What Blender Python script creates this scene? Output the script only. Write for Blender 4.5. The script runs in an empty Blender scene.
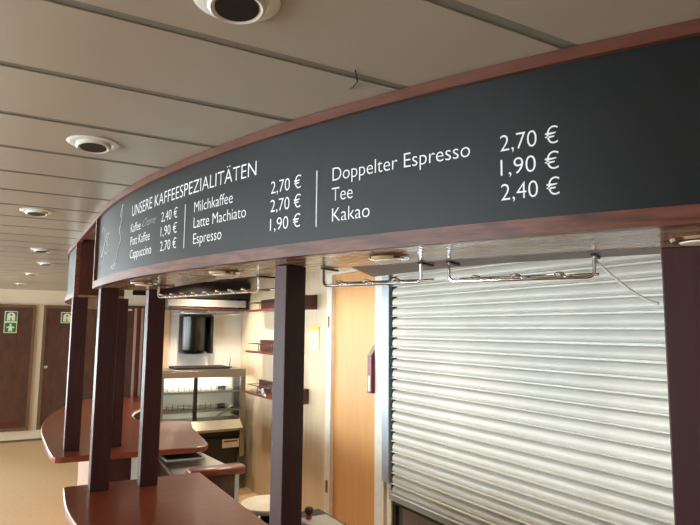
import bpy, bmesh, math, random
from mathutils import Vector, Matrix
random.seed(7)
PI = math.pi
scene = bpy.context.scene
COL = scene.collection
CEIL = 2.393          # ceiling height
SOFF = 2.0            # underside of the canopy
XC, YC, RR = 5.435, 3.2, 5.05   # centre and radius of the curved menu board

# ------------------------------------------------------------------ materials
def newmat(name):
    m = bpy.data.materials.new(name); m.use_nodes = True
    nt = m.node_tree; b = nt.nodes['Principled BSDF']
    return m, nt, b
def srgb(r, g, b):
    f = lambda c: (c/255/12.92 if c/255 <= .04045 else ((c/255+.055)/1.055)**2.4)
    return (f(r), f(g), f(b), 1)
def plain(name, rgb, rough=.5, metal=0, spec=.5, var=.06, scale=14, coat=0):
    m, nt, b = newmat(name)
    c = srgb(*rgb)
    tc = nt.nodes.new('ShaderNodeTexCoord'); n = nt.nodes.new('ShaderNodeTexNoise')
    n.inputs['Scale'].default_value = scale; n.inputs['Detail'].default_value = 4
    nt.links.new(tc.outputs['Object'], n.inputs['Vector'])
    r = nt.nodes.new('ShaderNodeValToRGB')
    r.color_ramp.elements[0].position = .3; r.color_ramp.elements[1].position = .7
    r.color_ramp.elements[0].color = tuple(x*(1-var) for x in c[:3])+(1,)
    r.color_ramp.elements[1].color = tuple(min(1, x*(1+var)) for x in c[:3])+(1,)
    nt.links.new(n.outputs['Fac'], r.inputs['Fac']); nt.links.new(r.outputs['Color'], b.inputs['Base Color'])
    b.inputs['Roughness'].default_value = rough; b.inputs['Metallic'].default_value = metal
    b.inputs['Specular IOR Level'].default_value = spec; b.inputs['Coat Weight'].default_value = coat
    b.inputs['Coat Roughness'].default_value = .08
    return m
def wood(name, dark, light, stretch=(2, 30, 30), rough=.35, coord='Object', spec=.5, coat=0., figure=0., coatrough=.1):
    m, nt, b = newmat(name)
    N = nt.nodes.new; L = nt.links.new
    tc = N('ShaderNodeTexCoord'); mp = N('ShaderNodeMapping'); mp.inputs['Scale'].default_value = stretch
    L(tc.outputs[coord], mp.inputs['Vector'])
    n = N('ShaderNodeTexNoise'); n.inputs['Scale'].default_value = 1; n.inputs['Detail'].default_value = 6
    n.inputs['Roughness'].default_value = .6; n.inputs['Distortion'].default_value = .6
    L(mp.outputs['Vector'], n.inputs['Vector'])
    r = N('ShaderNodeValToRGB'); r.color_ramp.elements[0].position = .32; r.color_ramp.elements[1].position = .68
    r.color_ramp.elements[0].color = srgb(*dark); r.color_ramp.elements[1].color = srgb(*light)
    L(n.outputs['Fac'], r.inputs['Fac']); col = r.outputs['Color']
    if figure > 0:      # darker cathedral figure in the veneer
        w = N('ShaderNodeTexWave'); w.wave_type = 'BANDS'; w.bands_direction = 'DIAGONAL'
        w.inputs['Scale'].default_value = .22; w.inputs['Distortion'].default_value = 9
        w.inputs['Detail'].default_value = 3; w.inputs['Detail Scale'].default_value = .9
        L(mp.outputs['Vector'], w.inputs['Vector'])
        r2 = N('ShaderNodeValToRGB'); r2.color_ramp.elements[0].position = .0; r2.color_ramp.elements[1].position = .35
        r2.color_ramp.elements[0].color = (1-figure, 1-figure, 1-figure, 1); r2.color_ramp.elements[1].color = (1, 1, 1, 1)
        L(w.outputs['Fac'], r2.inputs['Fac'])
        mx = N('ShaderNodeMix'); mx.data_type = 'RGBA'; mx.blend_type = 'MULTIPLY'; mx.inputs[0].default_value = 1
        L(col, mx.inputs[6]); L(r2.outputs['Color'], mx.inputs[7]); col = mx.outputs[2]
    L(col, b.inputs['Base Color'])
    b.inputs['Roughness'].default_value = rough; b.inputs['Specular IOR Level'].default_value = spec
    b.inputs['Coat Weight'].default_value = coat; b.inputs['Coat Roughness'].default_value = coatrough
    return m
def glass(name, tint=(250, 252, 251), alpha=.1, rough=.03):
    m, nt, b = newmat(name); N = nt.nodes.new; L = nt.links.new
    out = nt.nodes['Material Output']; t = N('ShaderNodeBsdfTransparent'); t.inputs['Color'].default_value = srgb(*tint)
    g = N('ShaderNodeBsdfGlossy'); g.inputs['Roughness'].default_value = rough
    fr = N('ShaderNodeFresnel'); fr.inputs['IOR'].default_value = 1.45
    mx = N('ShaderNodeMixShader'); L(fr.outputs[0], mx.inputs[0]); L(t.outputs[0], mx.inputs[1]); L(g.outputs[0], mx.inputs[2])
    L(mx.outputs[0], out.inputs['Surface']); nt.nodes.remove(b)
    return m
def emit(name, rgb, strength):
    m, nt, b = newmat(name); b.inputs['Base Color'].default_value = srgb(*rgb)
    b.inputs['Emission Color'].default_value = srgb(*rgb); b.inputs['Emission Strength'].default_value = strength
    return m

M = {}
M['ceil'] = plain('ceiling_panel_paint', (170, 161, 147), .33, spec=.5, var=.02, scale=3)
M['ceil_gap'] = plain('ceiling_joint', (122, 122, 114), .6)
M['wall'] = plain('cream_wall', (226, 214, 196), .55, var=.02, scale=3)
M['wall_white'] = plain('white_wall', (236, 234, 230), .55, var=.02, scale=3)
M['wall_beige'] = wood('beige_wall_laminate', (214, 194, 162), (226, 208, 178), (18, 18, 1.2), .45)
M['floor'] = plain('floor_linoleum', (220, 186, 142), .45, var=.05, scale=25)
M['mahog'] = wood('mahogany_post', (52, 25, 24), (65, 32, 31), (40, 40, 3), .45, spec=.35)
M['mahog_v'] = wood('mahogany_panel', (62, 29, 24), (84, 41, 32), (30, 30, 2.5), .4)
M['trim'] = wood('mahogany_trim', (78, 41, 31), (120, 67, 51), (9, 70, 70), .38, 'UV', figure=.4, spec=.6)
M['trim_top'] = wood('mahogany_top_trim', (84, 44, 32), (104, 57, 42), (9, 120, 120), .42, 'UV')
M['soffit'] = wood('soffit_veneer', (122, 92, 70), (178, 146, 116), (3.5, 30, 30), .27, 'UV', spec=.5, figure=.45, coat=.12, coatrough=.14)
M['slab'] = plain('taupe_slab', (108, 100, 93), .5)
M['counter'] = wood('cherry_counter_top', (112, 49, 28), (132, 61, 36), (9, 30, 30), .3, coat=.3, coatrough=.12)
M['counter_edge'] = wood('cherry_counter_edge', (72, 32, 24), (88, 42, 31), (9, 9, 60), .25, coat=.6)
M['board'] = plain('black_chalkboard', (15, 19, 21), .44, spec=.45, var=.1, scale=6)
M['letter'] = plain('white_lettering', (242, 245, 246), .5, var=0)
M['chalk'] = plain('faint_chalk', (222, 228, 232), .9, var=.1)
M['chalkdim'] = plain('rubbed_out_chalk', (176, 184, 190), .9, var=.1)
M['steel'] = plain('brushed_steel', (190, 188, 182), .28, 1.0, var=.04, scale=40)
M['steel_warm'] = plain('brushed_steel_front', (176, 168, 152), .3, 1.0, var=.04, scale=40)
M['chrome'] = plain('chrome_wire', (225, 225, 225), .12, 1.0, var=0)
M['alu'] = plain('aluminium_rail', (178, 190, 200), .4, .55, var=.02)
M['shutter'] = plain('shutter_slat_paint', (216, 214, 206), .42, .08, var=.02)
M['black'] = plain('black_gloss', (16, 14, 13), .22)
M['blackmat'] = plain('matt_black', (20, 19, 19), .6)
M['darkmetal'] = plain('dark_bronze_metal', (52, 48, 44), .4, .5)
M['greyglass'] = plain('grey_glossy_panel', (92, 92, 94), .18, coat=.5, var=.15, scale=7)
M['door_gold'] = wood('golden_door_laminate', (216, 160, 98), (226, 172, 110), (14, 14, 2), .42)
M['frame_white'] = plain('white_frame_paint', (232, 228, 218), .4)
M['door_dark'] = wood('dark_brown_door', (70, 44, 34), (92, 60, 46), (12, 12, 4), .42)
M['door_frame'] = plain('bronze_door_frame', (112, 86, 66), .4)
M['green'] = plain('sign_green', (22, 120, 72), .4)
M['signwhite'] = plain('sign_white', (226, 232, 214), .45)
M['red'] = plain('dark_red_paint', (120, 20, 26), .35)
M['redplate'] = plain('dull_red_plate', (98, 34, 32), .45)
M['redbright'] = plain('bright_red_plastic', (196, 48, 44), .4)
M['greyplastic'] = plain('grey_plastic', (150, 148, 142), .5)
M['creamplastic'] = plain('cream_plastic', (236, 226, 204), .4)
M['paper'] = plain('paper_white', (222, 218, 196), .6)
M['yellow'] = plain('yellow_strip', (226, 226, 60), .6)
M['beigestrip'] = plain('peach_pilaster', (226, 192, 152), .5)
M['pinklam'] = plain('pinkish_laminate', (176, 142, 128), .4)
M['lampwhite'] = plain('lamp_ring_white', (228, 226, 220), .35)
M['lampdark'] = plain('lamp_inside', (34, 33, 32), .4, .2)
M['lens'] = plain('frosted_lens', (232, 228, 218), .45)
M['brass'] = plain('brass_hinge', (150, 130, 90), .35, .9)
M['cable'] = plain('grey_cable', (196, 190, 176), .5)
M['glass'] = glass('clear_glass')
M['redwood'] = wood('red_cabinet_wood', (84, 32, 24), (112, 46, 34), (30, 30, 3), .3, coat=.3)
M['tube'] = emit('added_fridge_glow', (255, 246, 232), 75)  # glow for the strip added inside the fridge
M['warm'] = emit('warm_lamp_glow', (255, 214, 160), 14)

# ------------------------------------------------------------------ mesh helpers
class MB:
    def __init__(self): self.bm = bmesh.new(); self.uv = None
    def _uv(self):
        if self.uv is None: self.uv = self.bm.loops.layers.uv.new('UVMap')
        return self.uv
    def box(self, x0, x1, y0, y1, z0, z1, bev=0):
        vs = [self.bm.verts.new((x, y, z)) for z in (z0, z1) for y in (y0, y1) for x in (x0, x1)]
        fs = []
        for q in ((0, 2, 3, 1), (4, 5, 7, 6), (0, 1, 5, 4), (2, 6, 7, 3), (0, 4, 6, 2), (1, 3, 7, 5)):
            fs.append(self.bm.faces.new([vs[i] for i in q]))
        if bev: self._bev(fs, bev)
        return self
    def _bev(self, fs, w, seg=2):
        es = list({e for f in fs for e in f.edges})
        bmesh.ops.bevel(self.bm, geom=es, offset=w, segments=seg, affect='EDGES', profile=.5)
    def obox(self, c, ux, uy, hx, hy, z0, z1, bev=0):   # oriented box, ux/uy unit plan vectors
        vs = []
        for z in (z0, z1):
            for sy in (-1, 1):
                for sx in (-1, 1):
                    vs.append(self.bm.verts.new((c[0]+ux[0]*hx*sx+uy[0]*hy*sy, c[1]+ux[1]*hx*sx+uy[1]*hy*sy, z)))
        fs = [self.bm.faces.new([vs[i] for i in q]) for q in ((0, 2, 3, 1), (4, 5, 7, 6), (0, 1, 5, 4), (2, 6, 7, 3), (0, 4, 6, 2), (1, 3, 7, 5))]
        if bev: self._bev(fs, bev)
        bmesh.ops.recalc_face_normals(self.bm, faces=self.bm.faces[:])
        return self
    def prism(self, pts, z0, z1, bev=0, seg=3):
        n = len(pts)
        a = [self.bm.verts.new((p[0], p[1], z0)) for p in pts]; b = [self.bm.verts.new((p[0], p[1], z1)) for p in pts]
        bot = self.bm.faces.new(a[::-1]); top = self.bm.faces.new(b)
        for i in range(n): self.bm.faces.new((a[i], a[(i+1) % n], b[(i+1) % n], b[i]))
        bmesh.ops.recalc_face_normals(self.bm, faces=self.bm.faces[:])
        if bev:
            es = [e for e in set(list(top.edges)+list(bot.edges))]
            bmesh.ops.bevel(self.bm, geom=es, offset=bev, segments=seg, affect='EDGES', profile=.5)
        return self
    def quad(self, *ps):
        self.bm.faces.new([self.bm.verts.new(p) for p in ps]); return self
    def strip(self, secs, uvs=None, close=True):   # loft closed sections with optional uv per vertex
        rows = [[self.bm.verts.new(p) for p in s] for s in secs]
        m = len(rows[0]); uvl = self._uv() if uvs else None
        def setuv(f, idx):
            if uvl:
                for lp, (i, j) in zip(f.loops, idx): lp[uvl].uv = uvs[i][j]
        for i in range(len(rows)-1):
            for j in range(m):
                k = (j+1) % m
                idx = [(i, j), (i+1, j), (i+1, k), (i, k)]
                setuv(self.bm.faces.new([rows[a][b] for a, b in idx]), idx)
        if close:
            for i in (0, len(rows)-1):
                idx = [(i, j) for j in range(m)]
                setuv(self.bm.faces.new([rows[i][j] for j in range(m)]), idx)
        bmesh.ops.recalc_face_normals(self.bm, faces=self.bm.faces[:])
        return self
    def tube(self, pts, r, n=10, closed=False):
        pts = [Vector(p) for p in pts]; secs = []
        t0 = None; up = None
        for i, p in enumerate(pts):
            a = pts[max(0, i-1)]; b = pts[min(len(pts)-1, i+1)]
            t = (b-a).normalized()
            if up is None:
                up = Vector((0, 0, 1)) if abs(t.z) < .9 else Vector((1, 0, 0))
            s = t.cross(up)
            if s.length < 1e-4: s = t.cross(Vector((.3, 1, .2)))
            s.normalize(); up = s.cross(t).normalized()
            secs.append([tuple(p+(s*math.cos(2*PI*k/n)+up*math.sin(2*PI*k/n))*r) for k in range(n)])
        return self.strip(secs)
    def lathe(self, prof, c, n=32, tilt=None):      # profile of (radius, z)
        rows = []
        for r, z in prof:
            rows.append([Vector((r*math.cos(2*PI*k/n), r*math.sin(2*PI*k/n), z)) for k in range(n)])
        if tilt:
            for row in rows:
                for v in row: v.rotate(tilt)
        vs = [[self.bm.verts.new(v+Vector(c)) for v in row] for row in rows]
        for i in range(len(vs)-1):
            for k in range(n):
                self.bm.faces.new((vs[i][k], vs[i][(k+1) % n], vs[i+1][(k+1) % n], vs[i+1][k]))
        self.bm.faces.new(vs[0]); self.bm.faces.new(vs[-1])
        bmesh.ops.remove_doubles(self.bm, verts=self.bm.verts[:], dist=1e-6)
        bmesh.ops.recalc_face_normals(self.bm, faces=self.bm.faces[:])
        return self
    def build(self, name, mat, parent=None, smooth=False, angle=35):
        me = bpy.data.meshes.new(name)
        off = Vector((0, 0, 0)); p = parent
        while p: off += p.location; p = p.parent
        if off.length: bmesh.ops.translate(self.bm, verts=self.bm.verts[:], vec=-off)
        self.bm.to_mesh(me); self.bm.free()
        me.materials.append(mat)
        if smooth:
            for pl in me.polygons: pl.use_smooth = True
            try: me.set_sharp_from_angle(angle=math.radians(angle))
            except Exception: pass
        o = bpy.data.objects.new(name, me); COL.objects.link(o)
        if parent: o.parent = parent
        return o
def thing(name, label, cat, loc=(0, 0, 0), group=None):
    o = bpy.data.objects.new(name, None); COL.objects.link(o); o.location = loc; o.empty_display_size = .05
    o['label'] = label; o['category'] = cat
    if group: o['group'] = group
    return o
def tag(o, label, cat, group=None):
    o['label'] = label; o['category'] = cat
    if group: o['group'] = group
    return o
def struct(o): o['kind'] = 'structure'; return o
def dup(root, loc, label, group=None):
    r = root.copy(); COL.objects.link(r); r.location = loc; r['label'] = label
    if group: r['group'] = group
    for ch in list(root.children):
        c = ch.copy(); COL.objects.link(c); c.parent = r
        for g in list(ch.children):
            d = g.copy(); COL.objects.link(d); d.parent = c
    return r

# ------------------------------------------------------------------ curve of the bar
def arc(s, R, yc=YC, sgn=1):
    """point at arc length s (measured on RR) of an offset of the bar curve; s<0 is the straight end"""
    if s <= 0: return (XC-R, yc-sgn*s)
    a = s/RR
    return (XC-R*math.cos(a), yc-sgn*R*math.sin(a))
def srange(s0, s1, step=.06):
    n = max(2, int(math.ceil((s1-s0)/step)))
    L = [s0+(s1-s0)*i/n for i in range(n+1)]
    if s0 < 0 < s1: L = sorted(L+[0.0])
    return L
def curved_box(mb, s0, s1, Ra, Rb, z0, z1, yc=YC, sgn=1):
    secs, uvs = [], []
    for s in srange(s0, s1):
        a, b = arc(s, Ra, yc, sgn), arc(s, Rb, yc, sgn)
        secs.append([(a[0], a[1], z0), (a[0], a[1], z1), (b[0], b[1], z1), (b[0], b[1], z0)])
        uvs.append([(s, z0), (s, z1), (s, z1+Ra-Rb), (s, z0-(Ra-Rb))])
    return mb.strip(secs, uvs)

# ------------------------------------------------------------------ room shell
XL, XR, YB, YF = -4.5, 2.5, -3.2, 10.93
struct(MB().box(XL-.2, 3.2, YB-.2, YF+.2, -.12, 0).build('floor', M['floor']))
# ceiling: long panels along X with recessed joints, plus the joint strip above
mb = MB(); y = .8-.356*12
while y < YF:
    a, b = max(YB, y+.015), min(YF, y+.356-.015)
    if b > a: mb.box(XL, XR, a, b, CEIL, CEIL+.003, .0007)
    y += .356
cl = struct(mb.build('ceiling', M['ceil']))
mb = MB().box(XL-.2, 3.2, YB-.2, YF+.2, CEIL+.0035, CEIL+.1)
struct(mb.build('ceiling_backing', M['ceil_gap']))
# left wall with daylight windows
def windowed_wall(axis, pos, thick, a0, a1, wins, z0, z1, name):
    mb = MB()
    def bx(u0, u1, za, zb):
        if axis == 'x': mb.box(pos-thick, pos, u0, u1, za, zb)
        else: mb.box(u0, u1, pos-thick, pos, za, zb)
    bx(a0, a1, 0, z0); bx(a0, a1, z1, CEIL)
    prev = a0
    for w0, w1 in wins: bx(prev, w0, z0, z1); prev = w1
    bx(prev, a1, z0, z1)
    struct(mb.build(name, M['wall']))
WL = [(-.3, 1.4), (1.8, 3.7), (4.1, 6.0), (6.4, 8.3), (8.7, 10.6)]
WB = [(-4.2, -2.7), (-2.4, -.9)]     # in the far wall, left of the doors
Z0, Z1 = .40, 2.15
windowed_wall('x', XL, .2, YB, YF, WL, Z0, Z1, 'wall_left')
windowed_wall('y', YF+.2, .2, XL, 3.2, WB, Z0, Z1, 'wall_far')
struct(MB().box(XL-.2, 3.2, YB-.2, YB, 0, CEIL).build('wall_back', M['wall']))
for i, (a, b) in enumerate(WL+WB):
    f = MB(); g = MB(); t = .05
    if i < len(WL):
        xa, xb = XL-.14, XL-.06
        f.box(xa, xb, a, b, Z0, Z0+t).box(xa, xb, a, b, Z1-t, Z1).box(xa, xb, a, a+t, Z0+t, Z1-t).box(xa, xb, b-t, b, Z0+t, Z1-t)
        g.box(XL-.105, XL-.095, a+t, b-t, Z0+t, Z1-t)
    else:
        ya, yb = YF+.06, YF+.14
        f.box(a, b, ya, yb, Z0, Z0+t).box(a, b, ya, yb, Z1-t, Z1).box(a, a+t, ya, yb, Z0+t, Z1-t).box(b-t, b, ya, yb, Z0+t, Z1-t)
        g.box(a+t, b-t, YF+.095, YF+.105, Z0+t, Z1-t)
    fo = struct(f.build('window_%d' % (i+1), M['frame_white']))
    g.build('pane', M['glass'], fo)
# far wall with the two sign doors
mb = MB()
for z in (2.25,):
    mb.box(XL, 1.4, YF-.006, YF, CEIL-.09, CEIL)
struct(mb.build('trim_1', M['wall']))
struct(MB().box(-.85, 1.4, YF-.02, YF, 0, .03).build('baseboard_far', M['door_frame']))
def far_door(n, x0, x1):
    d = MB().box(x0+.045, x1-.045, YF-.03, YF, .215, 2.105).build('door_%d' % n, M['door_dark']); struct(d)
    f = MB()
    f.box(x0, x0+.045, YF-.04, YF, .17, 2.15).box(x1-.045, x1, YF-.04, YF, .17, 2.15)
    f.box(x0+.045, x1-.045, YF-.04, YF, .17, .215).box(x0+.045, x1-.045, YF-.04, YF, 2.105, 2.15)
    f.build('door_frame', M['door_frame'], d)
    return d
far_door(1, -.47, .41); dd = far_door(2, .52, 1.38)
MB().lathe([(.0, 0), (.016, 0), (.016, .02), (.026, .03), (.026, .042), (.0, .05)], (.595, YF-.03, 1.16), 16, Matrix.Rotation(PI/2, 3, 'X')).build('door_knob', M['chrome'], dd, True)
# back-bar walls
RW = [(2.5, 3.0)]
mb = MB(); mb.box(2.5, 2.7, YB, 1.2, 0, CEIL); mb.box(2.5, 2.7, 4.70, YF, 0, CEIL)
mb.box(2.5, 2.7, 1.2, 4.70, 2.30, CEIL); mb.box(2.62, 2.7, 1.2, 4.70, 0, 2.30)
struct(mb.build('wall_right', M['wall_beige']))
mb = MB(); mb.box(1.52, 2.5, 7.0, 7.1, 0, CEIL); struct(mb.build('wall_bar', M['wall_white']))
struct(MB().box(1.52, 1.625, 6.985, 7.0, 0, CEIL).build('trim_2', M['beigestrip']))
mb = MB(); mb.box(1.02, 1.52, 7.46, 7.56, 0, CEIL); struct(mb.build('wall_panel', M['wall']))
# dark wood panelling with light metal strips on that wall
t = thing('wood_panelling', 'dark reddish wood panelling with pale vertical strips at the far end of the rear counter', 'panelling', (1.1, 7.44, 0))
MB().box(1.03, 1.5, 7.435, 7.458, 0, 2.06).build('panel', M['door_dark'], t)
MB().box(1.345, 1.375, 7.42, 7.434, 1.0, 2.03).build('red_panel', M['redwood'], t)
MB().box(1.42, 1.5, 7.42, 7.434, 1.0, 2.03).build('red_panel', M['redwood'], t)
for x in (1.318, 1.395):
    MB().box(x, x+.024, 7.41, 7.434, 1.0, 2.03).build('strip', M['pinklam'], t)
MB().box(1.19, 1.285, 7.42, 7.434, 2.0, 2.02).build('light_bar', M['lampwhite'], t)

# ------------------------------------------------------------------ safety signs and plates on the far doors
def sign(name, x0, x1, z0, z1, two, label):
    y = YF-.032
    t = thing(name, label, 'sign', ((x0+x1)/2, y, z0))
    MB().box(x0, x1, y-.004, y, z0, z1).build('plate', M['signwhite'], t)
    n = 2 if two else 1; h = (z1-z0)/n
    for k in range(n):
        a = z1-h*(k+1); b = z1-h*k; bd = .012
        MB().box(x0+bd, x1-bd, y-.007, y-.004, a+bd, b-bd).build('green_field', M['green'], t)
        cx = (x0+x1)/2; cz = (a+b)/2; w = (x1-x0)
        p = MB()
        if k == 0:      # life jacket: rounded body with a neck hole
            pts = []
            bw = w*.31; hb = h*.38
            pts += [(cx-bw, cz-hb), (cx-w*.05, cz-hb), (cx-w*.05, cz-hb*.25), (cx+w*.05, cz-hb*.25), (cx+w*.05, cz-hb), (cx+bw, cz-hb)]
            for i in range(9):
                a_ = PI*i/8; pts.append((cx+bw*math.cos(a_), cz+hb*.3+hb*.7*math.sin(a_)))
            f = [p.bm.verts.new((q[0], y-.009, q[1])) for q in pts]; p.bm.faces.new(f)
            ex = bmesh.ops.extrude_face_region(p.bm, geom=p.bm.faces[:])
            bmesh.ops.translate(p.bm, verts=[v for v in ex['geom'] if isinstance(v, bmesh.types.BMVert)], vec=(0, .002, 0))
            bmesh.ops.recalc_face_normals(p.bm, faces=p.bm.faces[:])
            p.build('pictogram', M['signwhite'], t)
            MB().lathe([(0, 0), (w*.09, 0), (w*.09, .002), (0, .002)], (cx, y-.009, cz+hb*.42), 16, Matrix.Rotation(PI/2, 3, 'X')).build('pictogram_hole', M['green'], t)
        else:           # person with spread arms
            p.lathe([(0, 0), (w*.1, 0), (w*.1, .002), (0, .002)], (cx, y-.007, cz+h*.25), 16, Matrix.Rotation(PI/2, 3, 'X'))
            q = [(-.1, .13), (-.32, .02), (-.28, -.06), (-.13, -.0), (-.15, -.36), (-.03, -.36), (0, -.15), (.03, -.36), (.15, -.36), (.13, 0), (.28, -.06), (.32, .02), (.1, .13)]
            f = [p.bm.verts.new((cx+u*w, y-.009, cz+v*h)) for u, v in q]; fc = p.bm.faces.new(f)
            ex = bmesh.ops.extrude_face_region(p.bm, geom=[fc])
            bmesh.ops.translate(p.bm, verts=[v for v in ex['geom'] if isinstance(v, bmesh.types.BMVert)], vec=(0, .002, 0))
            bmesh.ops.recalc_face_normals(p.bm, faces=p.bm.faces[:])
            p.build('pictogram', M['signwhite'], t)
    return t
sign('safety_sign', -.03, .152, 1.70, 2.045, True, 'tall green two-part safety sign with life jacket and figure on the leftmost brown door')
sign('safety_sign', .775, .955, 1.866, 2.046, False, 'single square green life jacket sign on the brown door behind the rear post')
tag(MB().box(-.3, .262, YF-.036, YF-.031, .262, .33).build('door_plate', M['redplate']), 'long dull red plate at the foot of the leftmost brown door', 'plate')
tag(MB().box(.575, .9, YF-.036, YF-.031, .262, .33).build('door_plate', M['redplate']), 'dull red plate at the foot of the brown door with the knob', 'plate')

# ------------------------------------------------------------------ lettering
def text_bm(body, thin=0.0):
    cu = bpy.data.curves.new('tmp', 'FONT'); cu.body = body; cu.resolution_u = 4; cu.offset = thin
    o = bpy.data.objects.new('tmp', cu); COL.objects.link(o)
    bpy.context.view_layer.update()
    dg = bpy.context.evaluated_depsgraph_get()
    me = bpy.data.meshes.new_from_object(o.evaluated_get(dg))
    bm = bmesh.new(); bm.from_mesh(me)
    bpy.data.objects.remove(o); bpy.data.curves.remove(cu); bpy.data.meshes.remove(me)
    return bm
CAP = .682
def lettering(body, s0, s1, z, cap, parent, mat='letter', name='lettering', thin=-.010, shear=0, R=None):
    """vinyl lettering laid on the curved board between arc lengths s0 and s1"""
    bm = text_bm(body, thin)
    xs = [v.co.x for v in bm.verts]; x0, x1 = min(xs), max(xs)
    n = body.count(' '); cuts = []
    iv = sorted((min(v.co.x for v in f.verts), max(v.co.x for v in f.verts)) for f in bm.faces)
    gaps, end = [], iv[0][1]
    for lo, hi in iv:
        if lo > end: gaps.append((lo-end, (lo+end)/2))
        end = max(end, hi)
    cuts = sorted(g[1] for g in sorted(gaps)[len(gaps)-n:]) if n else []
    bounds = [-1e9]+cuts+[1e9]
    for lo, hi in zip(bounds, bounds[1:]):      # one piece per word
        b2 = bm.copy()
        bmesh.ops.delete(b2, geom=[v for v in b2.verts if not lo < v.co.x < hi], context='VERTS')
        for v in b2.verts:
            zz = z+v.co.y/CAP*cap
            q = s0+(v.co.x-x0)/(x1-x0)*(s1-s0)+shear*(zz-z)
            p = arc(q, R or (BR+.0012)); v.co = (p[0], p[1], zz)
        mb = MB(); mb.bm.free(); mb.bm = b2
        mb.build(name, M[mat], parent)
    bm.free()
BR = 5.043    # board face radius

# ------------------------------------------------------------------ canopy with the menu board
S0, S1 = -.152, 4.4
can = thing('bar_canopy', 'curved wooden canopy over the counter carrying the long black coffee menu board', 'canopy', (XC-RR+.15, 3.0, SOFF))
curved_box(MB(), S0, S1, RR+.008, RR-.02, 2.364, CEIL-.002).build('top_trim', M['trim_top'], can)
curved_box(MB(), S0, S1, RR+.008, RR-.02, SOFF, 2.036).build('bottom_trim', M['trim'], can)
curved_box(MB(), S0, S0+.03, RR+.008, RR-.02, 2.036, 2.364).build('end_trim', M['trim'], can)
bd = curved_box(MB(), S0+.03, S1, BR, BR-.013, 2.036, 2.364).build('chalkboard', M['board'], can)
curved_box(MB(), S0, S1, RR-.021, RR-.31, SOFF+.001, SOFF+.014).build('soffit', M['soffit'], can)
curved_box(MB(), S0, S1, RR-.285, RR-.31, SOFF+.0145, CEIL-.002).build('inner_fascia', M['mahog_v'], can)
a0 = arc(S0, RR-.021); a1 = arc(S0, RR-.284)
MB().box(a0[0], a1[0], a0[1]-.02, a0[1], SOFF+.015, CEIL-.003).build('end_panel', M['mahog_v'], can)
# deeper slab behind the soffit on the right-hand half
pts = [arc(s, RR-.311) for s in srange(1.68, 4.0)]
pts += [(2.2, -.3), (1.62, .55), (1.47, .85), (1.37, 1.05), (1.26, 1.3), (1.215, 1.55), (1.2, 1.75), (1.199, 1.909)]
MB().prism(pts, SOFF, SOFF+.03).build('inner_slab', M['slab'], can)
lettering('UNSERE KAFFEESPEZIALITÄTEN', .617, 1.557, 2.263, .046, bd, name='title_lettering', thin=-.010)
R1, R2, R3 = 2.1965, 2.1415, 2.0860
for body, s0, s1, z in [('Kaffee', .612, .735, R1), ('Pott Kaffee', .615, .842, R2), ('Cappuccino', .617, .863, R3),
                        ('Milchkaffee', 1.207, 1.44, R1), ('Latte Machiato', 1.207, 1.511, R2), ('Espresso', 1.208, 1.383, R3),
                        ('Doppelter Espresso', 1.871, 2.271, R1), ('Tee', 1.869, 1.940, R2), ('Kakao', 1.871, 1.995, R3)]:
    lettering(body, s0, s1, z-.0015, .0365, bd)
for s0, s1, rows in [(.948, 1.084, ('2,40 €', '1,90 €', '2,70 €')), (1.627, 1.753, ('2,70 €', '2,70 €', '1,90 €')), (2.342, 2.467, ('2,70 €', '1,90 €', '2,40 €'))]:
    for body, z in zip(rows, (R1, R2, R3)):
        lettering(body, s0, s1, z-.002, .0365, bd, name='price_lettering')
lettering('Creme', .745, .885, R1+.004, .032, bd, mat='chalkdim', name='handwriting', thin=-.020, shear=.9)
for s in (1.142, 1.814):
    curved_box(MB(), s-.0016, s+.0016, BR+.0014, BR+.0002, 2.077, 2.233).build('divider', M['letter'], bd)
def chalk_line(pts, r=.0016, mat='chalk'):
    P = []
    for i in range(len(pts)-1):     # smooth (Catmull-Rom)
        p0 = pts[max(0, i-1)]; p1 = pts[i]; p2 = pts[i+1]; p3 = pts[min(len(pts)-1, i+2)]
        for k in range(6):
            u = k/6
            f = lambda a: .5*(2*p1[a]+(p2[a]-p0[a])*u+(2*p0[a]-5*p1[a]+4*p2[a]-p3[a])*u*u+(3*p1[a]-p0[a]-3*p2[a]+p3[a])*u**3)
            P.append((f(0), f(1)))
    P.append(pts[-1])
    pp = [arc(s, BR+.0006)+(z,) for s, z in P]
    MB().tube(pp, r, 6).build('chalk_stroke', M[mat], bd)
chalk_line([(.47, 2.34), (.44, 2.30), (.46, 2.27), (.43, 2.23), (.46, 2.19), (.42, 2.15), (.40, 2.11), (.36, 2.085), (.30, 2.075), (.34, 2.065), (.40, 2.085)])
chalk_line([(.46, 2.335), (.47, 2.30), (.45, 2.26), (.47, 2.21)], mat='chalkdim')
chalk_line([(.02, 2.15), (.08, 2.18), (.14, 2.235), (.20, 2.25), (.17, 2.20), (.22, 2.18), (.16, 2.15), (.12, 2.17)])
chalk_line([(.05, 2.11), (.10, 2.14), (.13, 2.19), (.10, 2.22)], mat='chalkdim')
chalk_line([(.18, 2.27), (.22, 2.24), (.25, 2.26)], mat='chalkdim')
chalk_line([(.00, 2.27), (.04, 2.30), (.08, 2.28)], mat='chalkdim')

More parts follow.
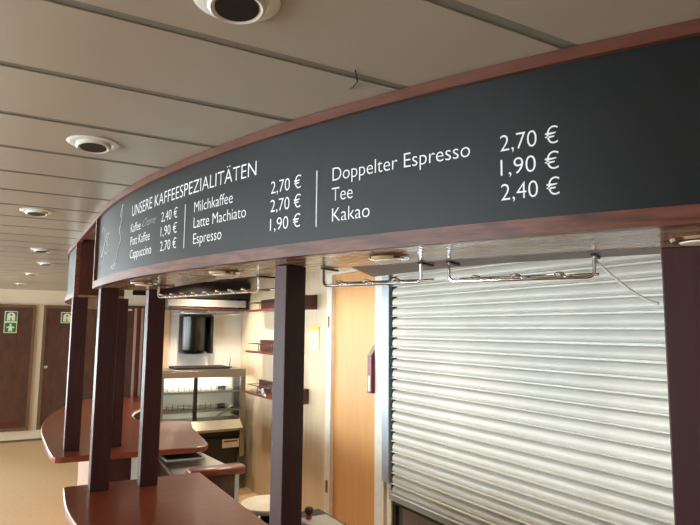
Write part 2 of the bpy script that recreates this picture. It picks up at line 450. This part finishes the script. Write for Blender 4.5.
# far canopy (mirror-curved) beyond the passage
YE = 4.34; YC2 = 4.85
can2 = thing('bar_canopy', 'far curved canopy piece with a narrow glimpse of grey board beyond the passage', 'canopy', (.5, YE, SOFF))
curved_box(MB(), -(YC2-3.354), 2.2, RR+.006, RR-.018, 2.364, CEIL-.002, YC2, -1).build('top_trim', M['trim_top'], can2)
curved_box(MB(), -(YC2-YE), 2.2, RR+.008, RR-.02, SOFF, 2.036, YC2, -1).build('bottom_trim', M['trim'], can2)
curved_box(MB(), -(YC2-YE), -(YC2-YE)+.03, RR+.008, RR-.02, 2.036, 2.364, YC2, -1).build('end_trim', M['trim'], can2)
curved_box(MB(), -(YC2-YE)+.03, 2.2, BR, BR-.013, 2.036, 2.364, YC2, -1).build('chalkboard', M['board'], can2)
curved_box(MB(), -(YC2-YE), 2.2, RR-.021, RR-.31, SOFF, SOFF+.014, YC2, -1).build('soffit', M['soffit'], can2)
MB().box(XC-RR+.021, XC-RR+.31, YE, YE+.02, SOFF+.015, CEIL-.004).build('end_panel', M['mahog_v'], can2)

# ------------------------------------------------------------------ posts
def post(label, c=None, ux=None, hx=0, hy=0, box=None, z0=1.0):
    mb = MB()
    if box: mb.box(*box, z0, SOFF, .003); loc = ((box[0]+box[1])/2, (box[2]+box[3])/2, z0)
    else: mb.obox(c, ux, (-ux[1], ux[0]), hx, hy, z0, SOFF, .003); loc = (c[0], c[1], z0)
    me = mb
    bmesh.ops.translate(me.bm, verts=me.bm.verts[:], vec=(-loc[0], -loc[1], -loc[2]))
    o = me.build('canopy_post', M['mahog']); o.location = loc
    return tag(o, label, 'post', 'canopy posts')
post('dark mahogany post on the near counter under the board\'s left end', box=(.405, .493, 3.235, 3.32))
post('dark mahogany post on the near counter, second from its left edge', box=(.637, .725, 3.22, 3.30))
a = math.atan2(3.2-1.70, XC-.748); tx = (math.sin(a), -math.cos(a)); nx = (math.cos(a), math.sin(a))
cor = Vector((.748, 1.70)); c = cor-Vector(tx)*.0275+Vector(nx)*.0425
post('mahogany post in the middle of the photo, left of the golden door', c=(c.x, c.y), ux=nx, hx=.0425, hy=.0275)
a = math.atan2(3.2-.84, XC-1.335); tx = (math.sin(a), -math.cos(a)); nx = (math.cos(a), math.sin(a))
cor = Vector((1.333, .842)); c = cor+Vector(tx)*.1+Vector(nx)*.03
post('wide mahogany post at the right edge in front of the roller shutter', c=(c.x, c.y), ux=nx, hx=.03, hy=.1)
post('mahogany post at the outer tip of the rear counter, in front of the brown doors', box=(.375, .468, 4.345, 4.43))
post('mahogany post on the rear counter, mostly hidden behind the front left post', box=(.64, .728, 4.35, 4.44))

# ------------------------------------------------------------------ counters
ct = thing('bar_counter', 'near curved cherry-wood bar counter at the bottom of the photo', 'counter', (.7, 2.6, 0))
Ro, Ri = RR+.108, 4.524
out = [(.325, 3.405), (.308, 3.40), (.299, 3.385), (.293, 3.30), (.285, 3.15), (.281, 3.02)]+[(arc(s, Ro)[0], arc(s, Ro)[1]) for s in srange(.28, 4.1, .08)]
inn = [(XC-Ri*math.cos(t_), YC-Ri*math.sin(t_)) for t_ in [.81-.03*i for i in range(21)]]
inn = [p for p in inn if p[1] < 2.36]+[(.99, 2.42), (.993, 3.30), (.994, 3.395)]
pts = out+inn
mb = MB().prism(pts, .962, 1.0, .008, 3)
mb.build('countertop', M['counter'], ct)
curved_box(MB(), -.11, 4.0, RR-.06, RR-.085, .0, .961).build('front_panel', M['mahog_v'], ct)
MB().box(.48, .93, 3.285, 3.31, 0, .961).build('end_panel', M['mahog_v'], ct)

ct2 = thing('bar_counter', 'rear cherry-wood bar counter with rounded glossy left end and scooped inner edge', 'counter', (.7, 5.2, 0))
out = [(1.17, 4.10), (.345, 4.165), (.315, 4.175), (.298, 4.22), (.288, 4.5), (.284, 5.1)]
for i in range(1, 17):
    t_ = .44*i/16; out.append((XC-5.151*math.cos(t_), 5.1+5.151*math.sin(t_)))
out += [(.95, 7.40), (1.41, 7.40), (1.41, 6.60), (1.36, 6.50), (1.24, 6.34), (1.12, 6.1), (1.055, 5.86), (1.04, 5.62), (1.09, 5.44), (1.2, 5.36), (1.40, 5.29), (1.435, 5.25), (1.435, 5.2), (1.365, 4.9), (1.295, 4.3), (1.28, 4.2), (1.24, 4.12)]
MB().prism(out[::-1], .962, 1.0, .008, 3).build('countertop', M['counter'], ct2)
sc = [(1.36, 6.50), (1.24, 6.34), (1.12, 6.1), (1.055, 5.86), (1.04, 5.62), (1.09, 5.44)]
MB().tube([(p[0]+.004, p[1], .982) for p in sc], .011, 8).build('inner_edge_band', M['frame_white'], ct2, True)
pn = [(.585, 4.31), (.585, 5.2)]+[(XC-4.85*math.cos(.44*i/10), 5.2+4.85*math.sin(.44*i/10)) for i in range(1, 10)]
pn2 = [(p[0]+.022, p[1]) for p in pn]
MB().prism(pn+pn2[::-1], 0, .961).build('front_panel', M['pinklam'], ct2)
MB().box(.609, .79, 4.31, 4.335, 0, .961).build('end_panel', M['mahog_v'], ct2)
MB().box(.792, .845, 4.308, 4.337, 0, .961).build('edge_strip', M['frame_white'], ct2)

# wing panel closing the passage behind the near counter
t = thing('wing_panel', 'low wooden side panel with rounded cherry top rail behind the near counter', 'panel', (1.1, 3.5, 0))
MB().box(.96, 1.225, 3.47, 3.50, 0, .955).build('panel', M['redwood'], t)
MB().box(1.226, 1.25, 3.468, 3.502, 0, .955).build('edge_strip', M['frame_white'], t)
MB().prism([(.95, 3.43), (1.245, 3.415), (1.272, 3.425), (1.283, 3.455), (1.283, 3.50), (1.272, 3.53), (1.245, 3.54), (.95, 3.535)], .956, 1.0, .014, 3).build('top_rail', M['counter'], t, True)
# steel worktop with black inset in the passage
t = thing('steel_worktop', 'stainless steel worktop with a black inset tray, between the two wooden counters', 'worktop', (1.15, 4.3, 0))
MB().prism([(.945, 3.72), (1.35, 3.72), (1.29, 4.48), (1.29, 5.2), (.99, 5.2), (.985, 4.38)], .87, .9, .004).build('worktop', M['steel'], t)
MB().box(.99, 1.28, 3.74, 5.15, 0, .869).build('cabinet', M['darkmetal'], t)
fr = MB(); q0, q1, q2, q3 = (1.0, 4.215), (1.262, 4.20), (1.258, 4.5), (1.0, 4.5)
MB().prism([q0, q1, q2, q3], .9005, .906).build('inset_frame', M['creamplastic'], t)
MB().prism([(1.012, 4.235), (1.248, 4.222), (1.245, 4.488), (1.012, 4.488)], .9065, .909).build('black_inset', M['blackmat'], t)

# ------------------------------------------------------------------ objects behind the near counter
t = thing('undercounter_cabinet', 'black low cabinet under the cream dish behind the near counter', 'cabinet', (1.45, 3.1, 0))
MB().box(1.2, 1.75, 2.72, 3.40, .03, .70, .006).build('body', M['blackmat'], t)
MB().box(1.22, 1.73, 2.74, 3.38, 0, .03).build('plinth', M['darkmetal'], t)
def dish(label, c, r, h, tilt=None):
    o = MB().lathe([(0, 0), (r*.8, 0), (r*.97, h*.55), (r, h*.8), (r*.985, h), (r*.94, h), (r*.86, h*.62), (0, h*.5)], (0, 0, 0), 40).build('serving_dish', M['creamplastic'], None, True, 50)
    o.location = c
    return tag(o, label, 'dish')
st = thing('blender_base', 'black appliance body carrying the large cream dish behind the near counter', 'appliance', (1.36, 3.26, .70))
MB().lathe([(0, 0), (.10, 0), (.10, .02), (.075, .06), (.075, .085), (0, .085)], (1.36, 3.26, .70), 28).build('body', M['black'], st, True)
dish('large round cream dish between the wing panel and the middle post', (1.36, 3.26, .786), .165, .035)
dish('small cream dish below the large one, left of the middle post', (1.30, 2.99, .701), .075, .03)
t = thing('countertop_appliance', 'grey appliance with dark knob and red collar, right of the middle post', 'appliance', (1.5, 2.93, .70))
MB().box(1.43, 1.60, 2.76, 3.02, .70, .79, .01).build('body', M['greyplastic'], t)
MB().lathe([(0, 0), (.016, 0), (.016, .02), (0, .02)], (1.475, 2.985, .79), 16).build('collar', M['redbright'], t, True)
MB().lathe([(0, 0), (.012, 0), (.022, .012), (.024, .028), (.015, .04), (0, .042)], (1.475, 2.985, .81), 20).build('knob', M['mahog'], t, True)

# ------------------------------------------------------------------ display fridge
FX0, FX1, FY0, FY1 = 1.43, 2.39, 6.5, 6.98
f = thing('display_fridge', 'stainless glass-fronted display fridge with two shelves against the white bar wall', 'fridge', (1.87, 6.7, 0))
MB().box(FX0, FX1, FY0, FY0+.05, 1.265, 1.335, .004).build('top_rail', M['steel_warm'], f)
MB().box(FX0, FX1, FY0, FY1, 1.336, 1.35, .003).build('top_panel', M['steel_warm'], f)
for x in (FX0, FX1-.015):
    MB().box(x, x+.015, FY0+.051, FY1-.021, 1.265, 1.335).build('side_rail', M['steel_warm'], f)
for x in (FX0, FX1-.055):
    MB().box(x, x+.055, FY0, FY0+.05, .39, 1.264, .003).build('upright', M['steel_warm'], f)
MB().box(1.805, 1.845, FY0, FY0+.03, .806, 1.264, .003).build('mullion', M['darkmetal'], f)
MB().box(FX0, FX1, FY1-.02, FY1, .35, 1.335).build('back_panel', M['wall_white'], f)
MB().box(FX1-.012, FX1-.004, FY0+.05, FY1-.02, .806, 1.264).build('side_glass', M['glass'], f)
MB().box(FX0+.004, FX0+.012, FY0+.05, FY1-.02, .806, 1.264).build('side_glass', M['glass'], f)
for z in (1.10, .90):
    sh = MB().box(FX0+.06, FX1-.06, FY0+.06, FY1-.03, z, z+.006).build('glass_shelf', M['glass'], f)
    MB().box(FX0+.056, FX1-.056, FY0+.045, FY0+.058, z-.01, z+.014).build('shelf_edge', M['steel'], sh)
    p = MB()
    x = FX0+.1
    while x < FX1-.12:
        p.tube([(x, FY0+.3, z+.006), (x, FY0+.3, z+.05)], .003, 6); x += .062
    p.tube([(FX0+.08, FY0+.3, z+.028), (FX1-.1, FY0+.3, z+.028)], .0025, 6)
    p.build('divider_rail', M['darkmetal'], sh)
    MB().box(FX1-.22, FX1-.14, FY0+.27, FY0+.33, z+.007, z+.04, .004).build('price_holder', M['blackmat'], sh)
MB().box(FX0+.1, FX1-.1, FY0+.06, FY0+.085, 1.29, 1.31).build('added_glow_strip', M['tube'], f)  # added hidden strip that brightens the fridge interior
# sloped strut inside on the right
MB().tube([(FX1-.26, FY0+.2, .81), (FX1-.09, FY0+.2, .93)], .012, 8).build('strut', M['steel'], f)
for x0, x1 in ((FX0+.056, 1.804), (1.846, FX1-.056)):
    MB().box(x0, x1, FY0+.01, FY0+.018, .806, 1.264).build('glass_door', M['glass'], f)
led = MB(); led.strip([[(x, FY0-.10, .69), (x, FY0-.10, .715), (x, FY0+.0, .80), (x, FY0+.28, .80), (x, FY0+.28, .69)] for x in (FX0+.056, FX1-.056)])
led.build('ledge', M['steel_warm'], f)
MB().box(FX0+.06, FX1-.06, FY0+.03, FY1-.03, .05, .68).build('motor_housing', M['blackmat'], f)
MB().box(FX0+.08, FX1-.1, FY0+.005, FY0+.029, .3, .60, .004).build('louvre_panel', M['darkmetal'], f)
lb = MB().box(2.14, 2.33, FY0+.0005, FY0+.0045, .495, .585).build('info_plate', M['paper'], f)
MB().box(2.155, 2.315, FY0-.0005, FY0+.0003, .555, .572).build('plate_band', M['redplate'], lb)
for x in (FX0+.03, FX1-.03):
    for y in (FY0+.06, FY1-.06):
        MB().lathe([(0, 0), (.022, 0), (.022, .02), (.014, .025), (.014, .05), (0, .05)] if True else [], (x+(.05 if x < 1.8 else -.05), y, 0), 12).build('foot', M['darkmetal'], f, True)
t = thing('serving_tray', 'flat dark tray lying on top of the display fridge', 'tray', (1.87, 6.72, 1.351))
MB().prism([(1.62, 6.56), (2.22, 6.56), (2.22, 6.9), (1.62, 6.9)], 1.351, 1.366, .004).build('tray_base', M['blackmat'], t)
MB().tube([(1.62, 6.56, 1.369), (2.22, 6.56, 1.369), (2.22, 6.9, 1.369), (1.62, 6.9, 1.369), (1.62, 6.56, 1.369)], .005, 6).build('tray_rim', M['blackmat'], t)
t = thing('table_pick', 'thin upright rod on a small foot on the fridge top, near its right corner', 'rod', (2.28, 6.75, 1.351))
MB().lathe([(0, 0), (.03, 0), (.03, .01), (.008, .014), (0, .014)], (2.28, 6.75, 1.351), 16).build('foot', M['darkmetal'], t, True)
MB().tube([(2.28, 6.75, 1.364), (2.285, 6.75, 1.46)], .004, 6).build('rod', M['darkmetal'], t)

# hanging shelf box on the bar wall above the fridge
t = thing('hanging_shelf', 'dark wood overhead shelf box on the bar wall above the black rounded unit', 'shelf', (1.9, 6.85, 2.0))
MB().box(1.16, 2.46, 6.70, 6.72, 2.15, 2.33).build('header', M['blackmat'], t)
MB().box(1.54, 2.46, 6.70, 6.98, 2.008, 2.03, .003).build('bottom_board', M['mahog_v'], t)
MB().box(2.44, 2.46, 6.721, 6.98, 2.031, 2.33).build('side_panel', M['mahog'], t)
MB().box(1.54, 2.439, 6.704, 6.718, 2.045, 2.125).build('lit_back_standin', M['greyplastic'], t)  # pale strip standing in for the lit back of the shelf box
MB().box(1.54, 2.439, 6.97, 6.982, 2.031, 2.15).build('back_panel', M['wall_white'], t)
MB().box(1.16, 2.439, 6.721, 6.982, 2.31, 2.33).build('top_board', M['mahog_v'], t)
# wire rack below it
t = thing('wall_wire_rack', 'thin chrome wire rack under the overhead shelf, crossing the black unit', 'rack', (2.0, 6.75, 1.98))
p = MB()
for y in (6.72, 6.9): p.tube([(1.66, y, 1.965), (2.40, y, 1.965)], .006, 6)
p.build('wire', M['chrome'], t)
for x in (1.70, 2.0, 2.08, 2.36):
    MB().tube([(x, 6.72, 1.965), (x, 6.72, 2.007)], .005, 6).build('hanger', M['chrome'], t)
# black rounded unit
t = thing('wall_unit', 'glossy black wall unit with rounded bottom hanging on the white bar wall', 'unit', (1.95, 6.9, 1.5))
secs = []
for z, k in ((1.50, .55), (1.51, .85), (1.53, .97), (1.56, 1), (1.93, 1)):
    s = []
    for i in range(13):
        an = PI*i/12; s.append((1.905-.165*k*math.cos(an)*1.0, 6.995-.19*k*math.sin(an)-.0, z+.0))
    secs.append(s)
MB().strip(secs).build('body', M['black'], t, True, 40)
MB().box(2.071, 2.105, 6.84, 6.995, 1.51, 1.95, .01).build('side_rail', M['blackmat'], t)
MB().box(1.74, 2.07, 6.80, 6.995, 1.931, 1.955, .004).build('top_cap', M['darkmetal'], t)

# three wall shelves on the right wall
for k, (z, lab) in enumerate([(2.005, 'top wall shelf of three, just under the canopy'), (1.565, 'middle wall shelf of three, left of the middle post'), (1.128, 'lowest wall shelf of three, beside the display fridge')]):
    ye = (4.95, 5.3, 5.1)[k]
    t = thing('wall_shelf', 'red-brown '+lab, 'shelf', (2.4, 5.7, z), 'wall shelves beside the fridge')
    MB().box(2.30, 2.498, ye, 6.30, z-.022, z, .003).build('board', M['redwood'], t)
    MB().box(2.47, 2.498, ye, 6.30, z+.001, z+.115).build('back_board', M['mahog_v'], t)
    MB().box(2.31, 2.469, ye, ye+.02, z+.001, z+.11).build('end_block', M['mahog_v'], t)
    p = MB().tube([(2.468, 6.24, z+.075), (2.32, 6.24, z+.075), (2.32, ye+.03, z+.075)], .005, 6); p.build('guard_rail', M['chrome'], t)
    MB().tube([(2.32, 5.95, z), (2.32, 5.95, z+.075)], .005, 6).build('rail_post', M['chrome'], t)
    MB().tube([(2.32, ye+.3, z), (2.32, ye+.3, z+.075)], .005, 6).build('rail_post', M['chrome'], t)
def cup(c, label, r, h, m):
    o = MB().lathe([(0, 0), (r*.85, 0), (r, h), (r*.93, h), (r*.8, .006), (0, .006)], (0, 0, 0), 20).build('cup', M[m], None, True); o.location = c
    return tag(o, label, 'cup')
cup((2.38, 5.86, 1.1285), 'small steel cup on the lowest wall shelf, closer to the middle post', .028, .06, 'chrome')
cup((2.40, 5.98, 1.1285), 'small white cup on the lowest wall shelf, left of the steel cup', .024, .045, 'lampwhite')
tag(MB().box(2.34, 2.45, 6.05, 6.22, 1.1285, 1.15, .004).build('napkin_box', M['greyplastic']), 'flat grey box at the left end of the lowest wall shelf', 'box')
# paper with yellow head strip on the wall right of the middle post
t = thing('wall_notice', 'small pale notice with yellow top strip on the wall right of the middle post', 'notice', (2.495, 5.0, 1.6))
MB().box(2.494, 2.499, 4.90, 5.09, 1.60, 1.81).build('sheet', M['paper'], t)
MB().box(2.49, 2.4935, 4.90, 5.09, 1.795, 1.825).build('yellow_strip', M['yellow'], t)

# ------------------------------------------------------------------ golden door, frame and shutter (wall_right)
d = MB().box(2.52, 2.56, 3.925, 4.645, .02, 2.28).build('door_3', M['door_gold']); struct(d)
fr = MB(); fr.box(2.485, 2.60, 4.646, 4.74, 0, 2.3); fr.box(2.485, 2.60, 3.80, 3.924, 0, 2.3); fr.box(2.485, 2.60, 3.925, 4.645, 2.281, 2.3)
fr.build('door_frame', M['frame_white'], d)
for z in (.457, 1.866):
    MB().lathe([(0, -.05), (.011, -.05), (.011, .05), (0, .05)], (2.482, 4.69, z), 10).build('hinge', M['brass'], d, True)
tx_ = thing('extinguisher_box', 'narrow dark red wall holder with grey sloped top on the golden door\'s right side', 'holder', (2.42, 3.95, 1.3))
pr = MB(); pr.strip([[(2.455, y, 1.315), (2.519, y, 1.315), (2.519, y, 1.66), (2.48, y, 1.63), (2.455, y, 1.60)] for y in (3.93, 3.985)]); pr.build('red_body', M['red'], tx_)
pr = MB(); pr.strip([[(2.455, y, 1.601), (2.48, y, 1.631), (2.519, y, 1.661), (2.519, y, 1.70)] for y in (3.93, 3.985)]); pr.build('sloped_top', M['greyplastic'], tx_)
MB().box(2.44, 2.454, 3.926, 3.955, 1.33, 1.45, .004).build('cream_handle', M['creamplastic'], tx_)

SHY0, SHY1 = 1.0, 3.715
sh = thing('roller_shutter', 'large pale grey roller shutter of horizontal slats filling the right wall', 'shutter', (2.5, 2.3, .5))
P = .0747; prof = []
z = 2.046
k0 = -3
for k in range(k0, 19):
    zt = 2.046-P*k; zb = zt-P      # this slat hangs from lip zt down to lip zb
    for u, dx in ((0, -.007), (.125, -.007), (.14, .003), (.17, .010), (.22, .016), (.30, .022), (.45, .0265), (.60, .0285), (.74, .028), (.83, .025), (.885, .020), (.90, .020), (.915, .036), (.94, .040), (.975, .040), (.985, .034), (.993, .004)):
        prof.append((2.505-dx, zt-(zt-zb)*u))
prof2 = [(x+.03, zz) for x, zz in prof]
mb = MB()
r0 = [mb.bm.verts.new((x, SHY0, zz)) for x, zz in prof]; r1 = [mb.bm.verts.new((x, SHY1-.045, zz)) for x, zz in prof]
for i in range(len(prof)-1): mb.bm.faces.new((r0[i], r0[i+1], r1[i+1], r1[i]))
zt_, zb_ = prof[0][1], prof[-1][1]
mb.box(2.514, 2.525, SHY0, SHY1-.045, zb_, zt_)
mb.build('slat_curtain', M['shutter'], sh, True, 28)
MB().box(2.46, 2.51, SHY1-.015, SHY1+.075, .70, 2.30, .004).build('guide_rail', M['alu'], sh)
MB().box(2.49, 2.515, SHY1-.05, SHY1-.016, .66, 2.30).build('guide_slot', M['blackmat'], sh)
MB().box(2.475, 2.515, SHY0, SHY1+.0, .585, .655, .004).build('bottom_rail', M['alu'], sh)
MB().box(2.49, 2.53, SHY1+.001, SHY1+.045, .582, .695).build('cream_strip_top', M['creamplastic'], sh)  # upper end of the cream strip beside the shutter
# glazed lower section under the shutter
lw = thing('lower_panel', 'grey glossy lower panel in a dark frame beneath the roller shutter', 'panel', (2.5, 2.3, 0))
MB().box(2.53, 2.545, SHY0, SHY1-.05, .0, .575).build('panel', M['greyglass'], lw)
MB().box(2.50, 2.56, SHY1-.05, SHY1-.01, .0, .58).build('frame_post', M['darkmetal'], lw)
MB().box(2.50, 2.56, SHY0, SHY1-.051, .555, .58).build('frame_rail', M['darkmetal'], lw)
MB().box(2.49, 2.53, SHY1-.009, SHY1+.045, .0, .58).build('cream_strip', M['creamplastic'], lw)

# ------------------------------------------------------------------ glass racks under the canopy
def rack(label, A, B, n, zb=1.94, full=False):
    A = Vector(A); B = Vector(B); u = (B-A).normalized(); nrm = Vector((-u.y, u.x))
    if nrm.x < 0: nrm = -nrm            # towards the inside of the bar
    t = thing('glass_rack', label, 'rack', ((A.x+B.x)/2, (A.y+B.y)/2, SOFF), 'hanging glass racks')
    r = .0045
    def P(p, z): return (p.x, p.y, z)
    def U(off, name):
        a = A+nrm*off; b = B+nrm*off; pts = [P(a, SOFF), P(a, zb+.016)]
        for i in range(1, 5):
            an = PI/2*i/4; q = a+u*(.016*(1-math.cos(an))); pts.append(P(q, zb+.016-.016*math.sin(an)))
        for i in range(0, 5):
            an = PI/2*i/4; q = b-u*(.016*(1-math.sin(an))); pts.append(P(q, zb+.016-.016*math.cos(an)))
        pts.append(P(b, SOFF))
        MB().tube(pts, r, 8).build(name, M['chrome'], t, True)
    U(0, 'wire_frame')
    L = (B-A).length
    for a in (A, B):                    # top flange against the soffit
        c = a+nrm*.035
        MB().obox((c.x, c.y), (nrm.x, nrm.y), (u.x, u.y), .045, .006, SOFF-.006, SOFF-.0005).build('flange', M['blackmat'], t)
    for i in range(n):                  # hairpin loops that hold the glass feet
        c = A+u*(L*(i+.75)/(n+.5))
        w = .011
        pts = [P(c-u*w+nrm*.10, zb+.012), P(c-u*w-nrm*.015, zb+.006)]
        for k in range(1, 6):
            an = PI*k/6; pts.append(P(c-u*(w*math.cos(an))-nrm*(.015+w*math.sin(an)), zb+.006+.005*math.sin(an)))
        pts += [P(c+u*w-nrm*.015, zb+.006), P(c+u*w+nrm*.10, zb+.012)]
        MB().tube(pts, .0036, 6).build('glass_loop', M['chrome'], t, True)
    q = A+nrm*.095; w = B+nrm*.095
    MB().tube([P(q, zb+.015), P(w, zb+.015)], .004, 8).build('cross_wire', M['chrome'], t)
rack('long chrome glass rack with eight loops, between the left posts and the middle post', (.603, 2.83), (.815, 2.106), 8)
rack('chrome glass rack in front of the golden door, right of the middle post', (.883, 1.706), (1.048, 1.403), 3)
rack('chrome glass rack in front of the shutter, with a cable at its right end', (1.099, 1.337), (1.298, 1.0), 3)
# loose cable from the right-hand rack to the right post
pts = []
a = Vector((1.305, 1.01, 1.992)); b = Vector((1.345, .862, 1.868))
a2 = Vector((1.332, .92, 1.885))
for i in range(13):
    u = i/12
    pts.append(tuple(a*(1-u)**2+a2*2*u*(1-u)+b*u*u))
tag(MB().tube(pts, .0033, 8).build('cable', M['cable'], None, True), 'thin pale cable sagging from the right glass rack to the wide right post', 'cable')

# ------------------------------------------------------------------ downlights
def soffit_lamp(x, y, label):
    t = thing('soffit_downlight', label, 'lamp', (x, y, SOFF), 'downlights in the canopy soffit')
    MB().lathe([(0, 0), (.054, 0), (.056, -.004), (.052, -.010), (.040, -.012), (.040, -.009), (0, -.009)], (x, y, SOFF-.0002), 40).build('ring', M['chrome'], t, True)
    MB().lathe([(0, 0), (.039, 0), (.036, -.005), (0, -.007)], (x, y, SOFF-.0095), 32).build('lens', M['lens'], t, True)
for x, y, l in [(.895, 1.345, 'round chrome soffit light above the golden door'), (.655, 2.03, 'round chrome soffit light above the long glass rack'),
                (.515, 2.72, 'round chrome soffit light between the two left posts'), (1.245, .70, 'round chrome soffit light above the wide right post')]:
    soffit_lamp(x, y, l)
def ceiling_lamp(x, y, label):
    t = thing('ceiling_downlight', label, 'lamp', (x, y, CEIL), 'swivel downlights in the ceiling')
    MB().lathe([(.056, .0), (.078, 0), (.079, -.002), (.074, -.005), (.060, -.006), (.056, -.003)], (x, y, CEIL-.0005), 40).build('ring', M['lampwhite'], t, True)
    tl = Matrix.Rotation(math.radians(-5), 3, 'X')
    MB().lathe([(.0, .008), (.052, .008), (.053, -.004), (.047, -.009), (.040, -.006), (.030, .003), (0, .006)], (x, y, CEIL-.0105), 36, tl).build('swivel_ring', M['lampwhite'], t, True)
    MB().lathe([(0, 0), (.040, 0), (.0395, -.006), (.034, -.0062), (0, -.003)], (x, y, CEIL-.0125), 28, tl).build('reflector', M['lampdark'], t, True)
for x, y, l in [(.325, .985, 'white-ringed ceiling downlight cut by the top edge of the photo, nearest one'), (.207, 2.03, 'white-ringed ceiling downlight, second nearest, left of the board\'s title'),
                (.10, 3.41, 'ceiling downlight third from the front in the left row'), (.20, 5.12, 'ceiling downlight fourth from the front in the left row'),
                (.29, 6.2, 'ceiling downlight fifth from the front, near the far canopy'), (.21, 7.5, 'ceiling downlight sixth from the front, close to the doors'), (.14, 9.35, 'farthest ceiling downlight, just before the doors')]:
    ceiling_lamp(x, y, l)
# bent wire hook hanging from a ceiling joint above the board
tag(MB().tube([(.655, 1.125, CEIL+.005), (.66, 1.13, CEIL-.003), (.685, 1.165, CEIL-.008), (.695, 1.2, CEIL-.006), (.70, 1.225, CEIL-.002)], .0018, 6).build('wire_hook', M['darkmetal']), 'tiny bent wire sticking out of a ceiling joint above the board', 'wire')
# lit downlights over the bar's working side
def bar_lamp(x, y, label, en, ang=150):
    t = thing('bar_downlight', label, 'lamp', (x, y, CEIL), 'lit downlights over the working side of the bar')
    MB().lathe([(.05, 0), (.066, 0), (.066, -.008), (.05, -.008)], (x, y, CEIL-.0005), 32).build('ring', M['lampwhite'], t, True)
    MB().lathe([(0, 0), (.049, 0), (.049, -.004), (0, -.004)], (x, y, CEIL-.001), 32).build('lens', M['warm'], t, True)
    l = bpy.data.lights.new('bar_downlight_glow', 'SPOT'); l.energy = en; l.color = (1, .86, .68); l.spot_size = math.radians(ang); l.spot_blend = .8; l.shadow_soft_size = .05
    o = bpy.data.objects.new('bar_downlight_glow', l); COL.objects.link(o); o.location = (x, y, CEIL-.02)
for x, y, l, en in [(2.0, 4.25, 'lit warm ceiling downlight before the golden door', 45), (1.95, 5.7, 'lit warm ceiling downlight before the wall shelves', 70), (1.9, 6.4, 'lit warm ceiling downlight above the display fridge', 80)]:
    bar_lamp(x, y, l, en)

for x, y, l in [(1.72, 1.5, 'added unseen warm downlight for the right part of the shutter'), (1.72, 2.9, 'added unseen warm downlight for the left part of the shutter')]:  # unseen lamps added to warm the lower slats and shade under their lips
    bar_lamp(x, y, l, 62, 108)

# ------------------------------------------------------------------ daylight
w = bpy.data.worlds.new('sky'); scene.world = w; w.use_nodes = True
nt = w.node_tree; bg = nt.nodes['Background']
bg.inputs['Color'].default_value = (.86, .94, 1.0, 1); bg.inputs['Strength'].default_value = 19.0
def portal(loc, rot, sx, sy):
    l = bpy.data.lights.new('window_portal', 'AREA'); l.shape = 'RECTANGLE'; l.size = sx; l.size_y = sy
    l.cycles.is_portal = True
    o = bpy.data.objects.new('window_portal', l); COL.objects.link(o); o.location = loc; o.rotation_euler = rot
for a, b in WL: portal((XL-.21, (a+b)/2, (Z0+Z1)/2), (0, -PI/2, 0), Z1-Z0, b-a)
for a, b in WB: portal(((a+b)/2, YF+.21, (Z0+Z1)/2), (-PI/2, 0, 0), b-a, Z1-Z0)

# ------------------------------------------------------------------ camera
cam = bpy.data.cameras.new('camera'); co = bpy.data.objects.new('camera', cam); COL.objects.link(co)
cam.sensor_fit = 'HORIZONTAL'; cam.sensor_width = 36; cam.lens = 593.65/700*36; cam.clip_start = .02
yaw, pitch, roll = math.radians(60.111), math.radians(6.454), math.radians(-.516)
F = Vector((math.cos(pitch)*math.cos(yaw), math.cos(pitch)*math.sin(yaw), math.sin(pitch)))
r = Vector((math.sin(yaw), -math.cos(yaw), 0)); dn = F.cross(r)
r2 = r*math.cos(roll)+dn*math.sin(roll); d2 = F.cross(r2)
mt = Matrix((r2, -d2, -F)).transposed().to_4x4(); mt.translation = Vector((0, 0, 1.8))
co.matrix_world = mt
scene.camera = co
scene.view_settings.view_transform = 'Standard'; scene.view_settings.look = 'None'
scene.view_settings.exposure = 0.0; scene.view_settings.gamma = 1
scene.view_settings.use_curve_mapping = False
scene.cycles.max_bounces = 10; scene.cycles.diffuse_bounces = 6; scene.cycles.transparent_max_bounces = 16
